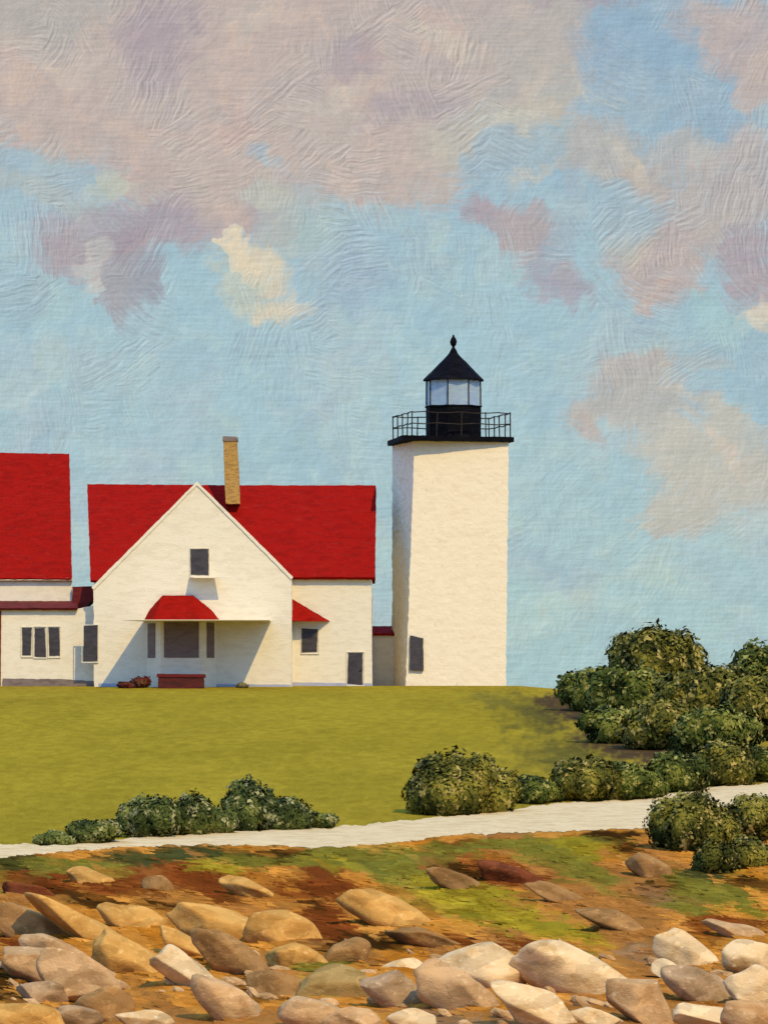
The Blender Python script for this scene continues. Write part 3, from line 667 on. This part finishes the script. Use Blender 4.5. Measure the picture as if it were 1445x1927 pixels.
    for i in range(3):
        a = rg.uniform(0, 6.28); tube(bm, [(0, 0, -.1), (math.cos(a)*w*.15, math.sin(a)*w*.15, h*.3), (math.cos(a)*w*.4, math.sin(a)*w*.4, h*.62)], max(.02, w*.03))
    me = bpy.data.meshes.new('stem'); bm.to_mesh(me); bm.free(); me.materials.append(M['stem'])
    so = bpy.data.objects.new('stem', me); COL.objects.link(so); so.parent = o
    return o
GB, GP = 'dark shrubs right of the lighthouse', 'shrubs along the pale path'
# thicket on the right of the hill
shrub('shrub', 'largest round olive green shrub, tallest of the thicket right of the lighthouse', 'shrub', 1230, 1375, 104, 152, 9, .20, 1, 'leaf', GB, d=226)
shrub('shrub', 'dark upright shrub at the left end of the hilltop thicket, against the sky', 'shrub', 1122, 1345, 46, 66, 6, .18, 1, 'leaf2', GB, d=230)
shrub('shrub', 'lowest dark shrub at the hilltop nearest the lighthouse', 'shrub', 1070, 1322, 24, 22, 5, .16, 1, 'leaf2', GB, d=236)
shrub('shrub', 'big dark green shrub cut by the right edge beside the tallest one', 'shrub', 1432, 1385, 80, 122, 8, .20, 1, 'leaf2', GB, d=222)
shrub('shrub', 'shrub filling the dip behind the two biggest shrubs', 'shrub', 1338, 1370, 60, 50, 7, .2, 1, 'leaf', GB, d=229)
shrub('shrub', 'low dark shrub in front of the tallest shrub, left side', 'shrub', 1195, 1400, 91, 101, 7, .18, 1, 'leaf2', GB, d=213)
shrub('shrub', 'broad low dark shrub in front of the tallest shrub, right side', 'shrub', 1330, 1420, 112, 112, 8, .18, 1, 'leaf', GB, d=208)
shrub('shrub', 'dark brownish shrub below the one cut by the right edge', 'shrub', 1430, 1440, 98, 123, 8, .18, 1, 'leaf', GB, d=198)
shrub('shrub', 'dark low shrub below the upright one at the left of the thicket', 'shrub', 1130, 1372, 86, 80, 6, .18, 1, 'leaf2', GB, d=221)
shrub('shrub', 'spreading dark shrub at the lower left foot of the thicket', 'shrub', 1160, 1440, 76, 67, 6, .17, 1, 'leaf2', GB, d=196)
shrub('shrub', 'dark shrub in the middle of the slope between thicket and path', 'shrub', 1250, 1450, 103, 85, 7, .17, 1, 'leaf', GB, d=192)
shrub('shrub', 'dark green shrub low on the slope, right of the middle, above the path', 'shrub', 1350, 1462, 103, 85, 7, .17, 1, 'leaf2', GB, d=188)
# row behind the path
shrub('shrub', 'tall dark shrub at the left end of the right-hand row behind the path', 'shrub', 845, 1532, 85, 114, 8, .13, 1, 'leaf', GP)
shrub('shrub', 'low shrub just right of the tall one at the start of the right-hand row', 'shrub', 925, 1528, 59, 81, 6, .12, 1, 'leaf', GP)
shrub('shrub', 'small dark low shrub in the gap of the right-hand row behind the path', 'shrub', 1000, 1510, 67, 50, 6, .12, 1, 'leaf2', GP)
shrub('shrub', 'round shrub with a pale olive top above the widest part of the path', 'shrub', 1105, 1506, 75, 79, 7, .13, 1, 'leaf', GP)
shrub('shrub', 'dark low shrub right of the pale-topped one behind the path', 'shrub', 1190, 1503, 78, 63, 6, .13, 1, 'leaf2', GP)
shrub('shrub', 'olive shrub behind the path just above the bush on the near side', 'shrub', 1275, 1490, 72, 72, 6, .13, 1, 'leaf2', GP)
shrub('shrub', 'light olive round shrub behind the far right stretch of the path', 'shrub', 1365, 1478, 65, 83, 6, .13, 1, 'leaf', GP)
shrub('shrub', 'small shrub behind the path at the right edge of the picture', 'shrub', 1440, 1470, 57, 61, 6, .13, 1, 'leaf2', GP)
# left row
shrub('shrub', 'low leftmost shrub of the left-hand row behind the path', 'shrub', 105, 1590, 49, 26, 5, .10, 1, 'leaf3', GP)
shrub('shrub', 'second low shrub from the left behind the path', 'shrub', 175, 1588, 56, 44, 6, .10, 1, 'leaf3', GP)
shrub('shrub', 'grey green shrub third from the left behind the path', 'shrub', 285, 1576, 64, 76, 7, .11, 1, 'leaf3', GP)
shrub('shrub', 'pointed pale-tipped shrub left of the highest one in the left-hand row', 'shrub', 365, 1572, 49, 78, 6, .11, 1, 'leaf3', GP)
shrub('shrub', 'small dark shrub squeezed below the highest one in the left-hand row', 'shrub', 412, 1570, 40, 50, 5, .11, 1, 'leaf3', GP)
shrub('shrub', 'highest rounded green shrub of the left-hand row behind the path', 'shrub', 462, 1562, 56, 92, 7, .12, 1, 'leaf3', GP)
shrub('shrub', 'drooping shrub at the right end of the left-hand row behind the path', 'shrub', 540, 1562, 64, 62, 7, .12, 1, 'leaf3', GP)
shrub('shrub', 'last little shrub tapering off at the right end of the left-hand row', 'shrub', 600, 1558, 38, 28, 5, .10, 1, 'leaf3', GP)
# near side
shrub('shrub', 'round olive bush on the near side of the path, overlapping it', 'shrub', 1310, 1600, 85, 107, 8, .11, 1, 'leaf', 'bushes on the near side of the path')
shrub('shrub', 'brownish bush on the near side of the path at the right edge', 'shrub', 1420, 1580, 83, 83, 7, .11, 1, 'leaf', 'bushes on the near side of the path')
shrub('shrub', 'ragged low bush hanging down the bank below the round olive bush', 'shrub', 1345, 1640, 52, 59, 6, .10, 1, 'leaf', 'bushes on the near side of the path')
shrub('shrub', 'loose bush running down the bank right of the round olive bush', 'shrub', 1405, 1632, 62, 60, 7, .11, 1, 'leaf', 'bushes on the near side of the path')
# clumps at the house
shrub('flower_clump', 'small dark red clump on the lawn left of the wooden chest', 'plant', 262, 1294, 20, 20, 4, .10, 1, 'leafred', d=247)
shrub('flower_clump', 'flat dark red clump farthest left of the wooden chest', 'plant', 236, 1296, 17, 12, 4, .10, 1, 'leafred', d=246.6)
shrub('plant', 'yellowish tuft at the foot of the wall where the cast shadow ends', 'plant', 456, 1294, 13, 10, 4, .07, 1, 'leafyel', d=247)

# ------------------------------------------------------------------ boulders
def rockmat(name, c, c2, c3): return paint(name, c, c2, c3, weave=0, stroke=.9, bump=.035, nsc=1.1, rough=.95, spec=0., stretch=(1.2, 1.2, 2.0), cells=.2)
M['pale'] = rockmat('pale_stone', (.72, .51, .24), (.54, .34, .13), (.82, .63, .34))
M['pink'] = rockmat('pink_stone', (.56, .34, .14), (.40, .22, .08), (.70, .48, .23))
M['grey'] = rockmat('grey_stone', (.42, .27, .13), (.28, .17, .07), (.60, .42, .21))
M['ochre'] = rockmat('ochre_stone', (.60, .32, .075), (.46, .22, .045), (.70, .44, .14))
M['brown'] = rockmat('brown_stone', (.36, .19, .060), (.24, .12, .035), (.48, .28, .1))
M['rust'] = rockmat('rust_stone', (.20, .055, .018), (.12, .035, .014), (.3, .12, .04))
M['olives'] = rockmat('olive_stone', (.36, .23, .07), (.27, .165, .045), (.46, .32, .12))
def rock(label, px, py, rx, ry, dg, mat, group='boulders at the foot of the bank', flat=.75):
    """px, py: centre of the visible stone; rx, ry: half sizes in photo pixels; dg: lean of the long axis"""
    d = dof(py+ry*.72); s = d/F; sink = .46*ry*1.14*s if group == G2 else .08*ry*s; x0 = X(px, d); zc = Z(py, d)
    rg = random.Random(int(px*13+py))
    bm = bmesh.new(); bmesh.ops.create_icosphere(bm, subdivisions=4, radius=1)
    cuts = [Vector((rg.gauss(0, 1), rg.gauss(0, 1), rg.gauss(0, .8))).normalized() for _ in range(13)]
    hts = [rg.uniform(.52, .85) for _ in cuts]
    rx *= 1.24; ry *= 1.14
    off = Vector((px*.1, py*.1, 0)); ca_, sa_ = math.cos(math.radians(-dg)), math.sin(math.radians(-dg))
    for v in bm.verts:
        p = v.co.copy()
        for c_, h_ in zip(cuts, hts):
            k_ = p.dot(c_)-h_
            if k_ > 0: p -= c_*k_*.9
        p *= 1.14+.17*mn.noise(p*1.4+off)+.03*mn.noise(p*4.5+off)
        q = Vector((p.x*rx*s, p.y*(.45*rx+.4*ry)*s, p.z*ry*s))
        v.co = Vector((q.x*ca_-q.z*sa_, q.y, q.x*sa_+q.z*ca_))
    me = bpy.data.meshes.new('boulder'); bm.to_mesh(me); bm.free()
    me.polygons.foreach_set('use_smooth', [True]*len(me.polygons)); me.materials.append(M[mat])
    o = bpy.data.objects.new('boulder', me); COL.objects.link(o); o.location = (x0, d, zc-sink)
    return tag(o, label, 'boulder', group)
pass
G1, G2 = 'pale boulders at the foot of the bank', 'ochre boulders on the bank'
rocks = [
 ('largest long pale pink boulder, right of centre at the foot of the bank', 1078, 1828, 112, 42, 22, 'pale', G1),
 ('round cream boulder just left of the largest pale boulder', 905, 1822, 66, 50, 12, 'pale', G1),
 ('small cream block at the left end of the right-hand row of pale boulders', 757, 1818, 34, 18, -4, 'pale', G1),
 ('long pale boulder leaning down to the right, second from the right edge', 1288, 1790, 66, 28, 32, 'pale', G1),
 ('pale boulder touching the right edge, upper one', 1412, 1808, 44, 32, 22, 'pale', G1),
 ('small cream stone between the largest pale boulder and the long leaning one', 1262, 1828, 28, 20, 20, 'pale', G1),
 ('mauve shaded boulder below the long leaning pale one', 1325, 1858, 66, 30, 30, 'grey', G1),
 ('pale boulder at the right edge, second from the bottom corner', 1412, 1862, 50, 36, 25, 'pale', G1),
 ('pinkish boulder below the right tip of the largest pale boulder', 1205, 1885, 62, 44, 35, 'pink', G1),
 ('cream boulder at the bottom edge below the largest pale boulder', 1010, 1905, 78, 40, 20, 'pale', G1),
 ('dull pink boulder leaning below the round cream one', 850, 1868, 76, 46, 38, 'pink', G1),
 ('brown grey boulder below the small cream block', 735, 1868, 52, 34, 25, 'grey', G1),
 ('pale wedge boulder on the bottom edge in the right corner group', 1318, 1915, 60, 26, 15, 'pale', G1),
 ('brown boulder filling the bottom right corner', 1420, 1922, 60, 34, 15, 'pink', G1),
 ('low cream stone on the bottom edge, between two bigger boulders right of centre', 1122, 1918, 48, 22, 5, 'pale', G1),
 ('small pale stone on the bottom edge below the dull pink boulder', 780, 1922, 40, 20, 5, 'pale', G1),
 ('pinkish white low boulder on the bottom edge left of centre', 590, 1912, 74, 28, 8, 'pink', G1),
 ('long pale boulder slanting down to the right, left of centre', 350, 1835, 82, 28, 36, 'pale', G1),
 ('lower half of the slanting pale pair, pink and broad', 440, 1885, 70, 36, 35, 'pink', G1),
 ('tan boulder by the left edge, highest of the lower left group', 70, 1815, 72, 34, 18, 'pink', G1),
 ('tan boulder leaning right in the lower left group, below the highest', 160, 1850, 76, 42, 38, 'pink', G1),
 ('small grey stone tucked between the tan boulders at lower left', 75, 1868, 44, 24, 15, 'grey', G1),
 ('dark brown stone right of the lower left tan boulders', 205, 1893, 46, 32, 15, 'brown', G1),
 ('ochre boulder on the bottom edge in the left corner', 60, 1920, 64, 26, 12, 'ochre', G1),
 ('small pale stone on the bottom edge between the left corner and the slanting pair', 272, 1922, 42, 22, 10, 'pale', G1),
 ('grey stone on the bottom edge just right of the left corner boulder', 150, 1918, 40, 20, 10, 'grey', G1),
 ('pale pink stone on the bottom edge at the middle of the picture', 670, 1922, 44, 22, 0, 'pink', G1),
 ('bright ochre flat boulder near the top of the bank, below the path at left', 182, 1650, 46, 20, 12, 'ochre', G2),
 ('brown stone right of the bright ochre one near the top of the bank', 300, 1665, 34, 20, 35, 'brown', G2),
 ('long brown boulder by the left edge halfway down the bank', 60, 1735, 84, 30, 24, 'brown', G2),
 ('long ochre boulder slanting down right in the left part of the bank', 175, 1742, 104, 30, 32, 'ochre', G2),
 ('ochre boulder in the middle left of the bank, above the dark hollow', 262, 1725, 62, 26, 30, 'ochre', G2),
 ('biggest ochre boulder of the bank, left of centre', 440, 1735, 104, 40, 24, 'ochre', G2),
 ('round ochre boulder at the right end of the biggest ochre one', 535, 1745, 58, 40, 20, 'ochre', G2),
 ('bright orange ochre boulder in the middle of the bank, beside the green strip', 738, 1712, 98, 30, 24, 'ochre', G2),
 ('dark brown boulder below the biggest ochre one', 455, 1808, 92, 30, 38, 'brown', G2),
 ('broad ochre boulder low on the bank above the slanting pale pair', 250, 1800, 92, 34, 38, 'ochre', G2),
 ('olive brown boulder above the bottom edge left of centre', 620, 1845, 74, 40, 10, 'olives', G2),
 ('dark brown narrow stone left of the bright orange ochre boulder', 648, 1785, 34, 40, 50, 'brown', G2),
 ('brown boulder in the bank below the near-side bush, right part', 1230, 1628, 48, 26, 40, 'brown', G2),
 ('low tan boulder sunk in the brown earth above the long leaning pale one', 1170, 1735, 80, 20, 28, 'brown', G2),
 ('rusty red boulder in the middle of the bank below the path', 975, 1650, 76, 22, 20, 'rust', G2),
 ('tan boulder sunk between the two long slanting ones at the left of the bank', 115, 1785, 70, 26, 30, 'pink', G2),
 ('small ochre boulder in the dark hollow left of centre', 352, 1780, 56, 22, 34, 'ochre', G2),
 ('ochre boulder below the round one at the end of the biggest', 560, 1798, 60, 26, 20, 'ochre', G2),
 ('low brown boulder under the bright orange ochre one', 800, 1760, 62, 18, 18, 'brown', G2),
 ('flat brown stone half buried in the grass right of the rusty red boulder', 1075, 1690, 66, 16, 24, 'brown', G2),
 ('rust coloured stone near the left edge just below the path', 60, 1672, 56, 18, 14, 'rust', G2),
 ('tan stone in the brown earth near the right edge of the bank', 1400, 1755, 60, 18, 20, 'pink', G2),
 ('brown boulder lying above the olive brown one at the foot of the bank', 540, 1850, 66, 30, 25, 'brown', G2),
 ('small ochre stone in the upper middle of the bank under the path', 470, 1668, 50, 18, 26, 'ochre', G2),
 ('brown stone left of the rusty red boulder', 872, 1660, 54, 18, 25, 'brown', G2),
]
for r_ in rocks: rock(*r_)

# dry grass and heather on the bank: uncountable blades that take the soil's own pigments
rg = np.random.RandomState(21); N = 30000
bx = rg.uniform(-13.5, 13.5, N); by = 100+rg.beta(1.6, 1.3, N)*52
bz = zprof(by)+und(bx, by)
ppx = 722.5+bx*F/by; ppy = HOR+(CZ-bz)*F/by
keep = (ppx > -60) & (ppx < 1505) & (ppy > np.interp(ppx, [q[0] for q in pe], [q[2] for q in pe])+3) & (vnoise(bx*1.3, by*.4, 31, 1) > .28)
bx, by, bz = bx[keep], by[keep], bz[keep]; n = len(bx)
ri = np.clip(np.searchsorted(gd, by), 0, len(gd)-1); ci = np.clip(np.searchsorted(gx, bx), 0, len(gx)-1)
bc = G[ri, ci]*rg.uniform(.86, 1.18, (n, 1))
ln_ = rg.uniform(.2, .65, n); wd = rg.uniform(.04, .10, n); lean_ = rg.normal(-.95, .3, n)
ax_ = np.stack([np.sin(lean_)*ln_*1.0, np.abs(rg.normal(.3, .4, n))*ln_+.05, np.cos(lean_)*ln_*.16+.03], 1)
sd = np.stack([wd, rg.normal(0, .02, n), wd*.35], 1)
b0 = np.stack([bx, by, bz-.02], 1)
q = np.stack([b0-sd, b0+sd, b0+ax_*.6+sd*.9, b0+ax_, b0+ax_*.6-sd*.9], 1).reshape(-1, 3)
me = bpy.data.meshes.new('dry_grass')
me.vertices.add(5*n); me.vertices.foreach_set('co', q.ravel()); me.loops.add(5*n); me.loops.foreach_set('vertex_index', np.arange(5*n))
me.polygons.add(n); me.polygons.foreach_set('loop_start', np.arange(0, 5*n, 5)); me.polygons.foreach_set('loop_total', np.full(n, 5)); me.update(); me.validate()
me.polygons.foreach_set('use_smooth', [True]*n); me.normals_split_custom_set_from_vertices([(.1, -.45, .88)]*(5*n))
ca = me.color_attributes.new('pigment', 'FLOAT_COLOR', 'POINT')
ca.data.foreach_set('color', np.concatenate([np.repeat(bc, 5, 0), np.ones((5*n, 1))], 1).ravel())
tag(link('dry_grass', me, M['ground']), 'rust, ochre and green dry grass growing over the bank below the path', 'grass', kind='stuff')
# rubble between the boulders
bm = bmesh.new(); rg = random.Random(5)
for i in range(150):
    py = rg.uniform(1790, 1950); px = rg.uniform(-40, 1490); d = dof(py); x = X(px, d); r_ = rg.uniform(.05, .19)
    off = Vector((i*1.7, 0, 0)); rot_ = Matrix.Rotation(rg.uniform(.1, .8), 3, 'Y')
    res = bmesh.ops.create_icosphere(bm, subdivisions=2, radius=1)
    c_ = Vector((x, d, gz(x, d)+r_*.25)); sc_ = Vector((r_*rg.uniform(1.1, 1.9), r_, r_*rg.uniform(.5, .8)))
    for v in res['verts']:
        p = v.co*(1+.35*mn.noise(v.co*1.5+off)); v.co = c_+rot_ @ Vector((p.x*sc_.x, p.y*sc_.y, p.z*sc_.z))
tag(finish('rubble', bm, M['pink'], None, amp=0), 'small tan stones scattered between the pale boulders', 'rubble', kind='stuff')
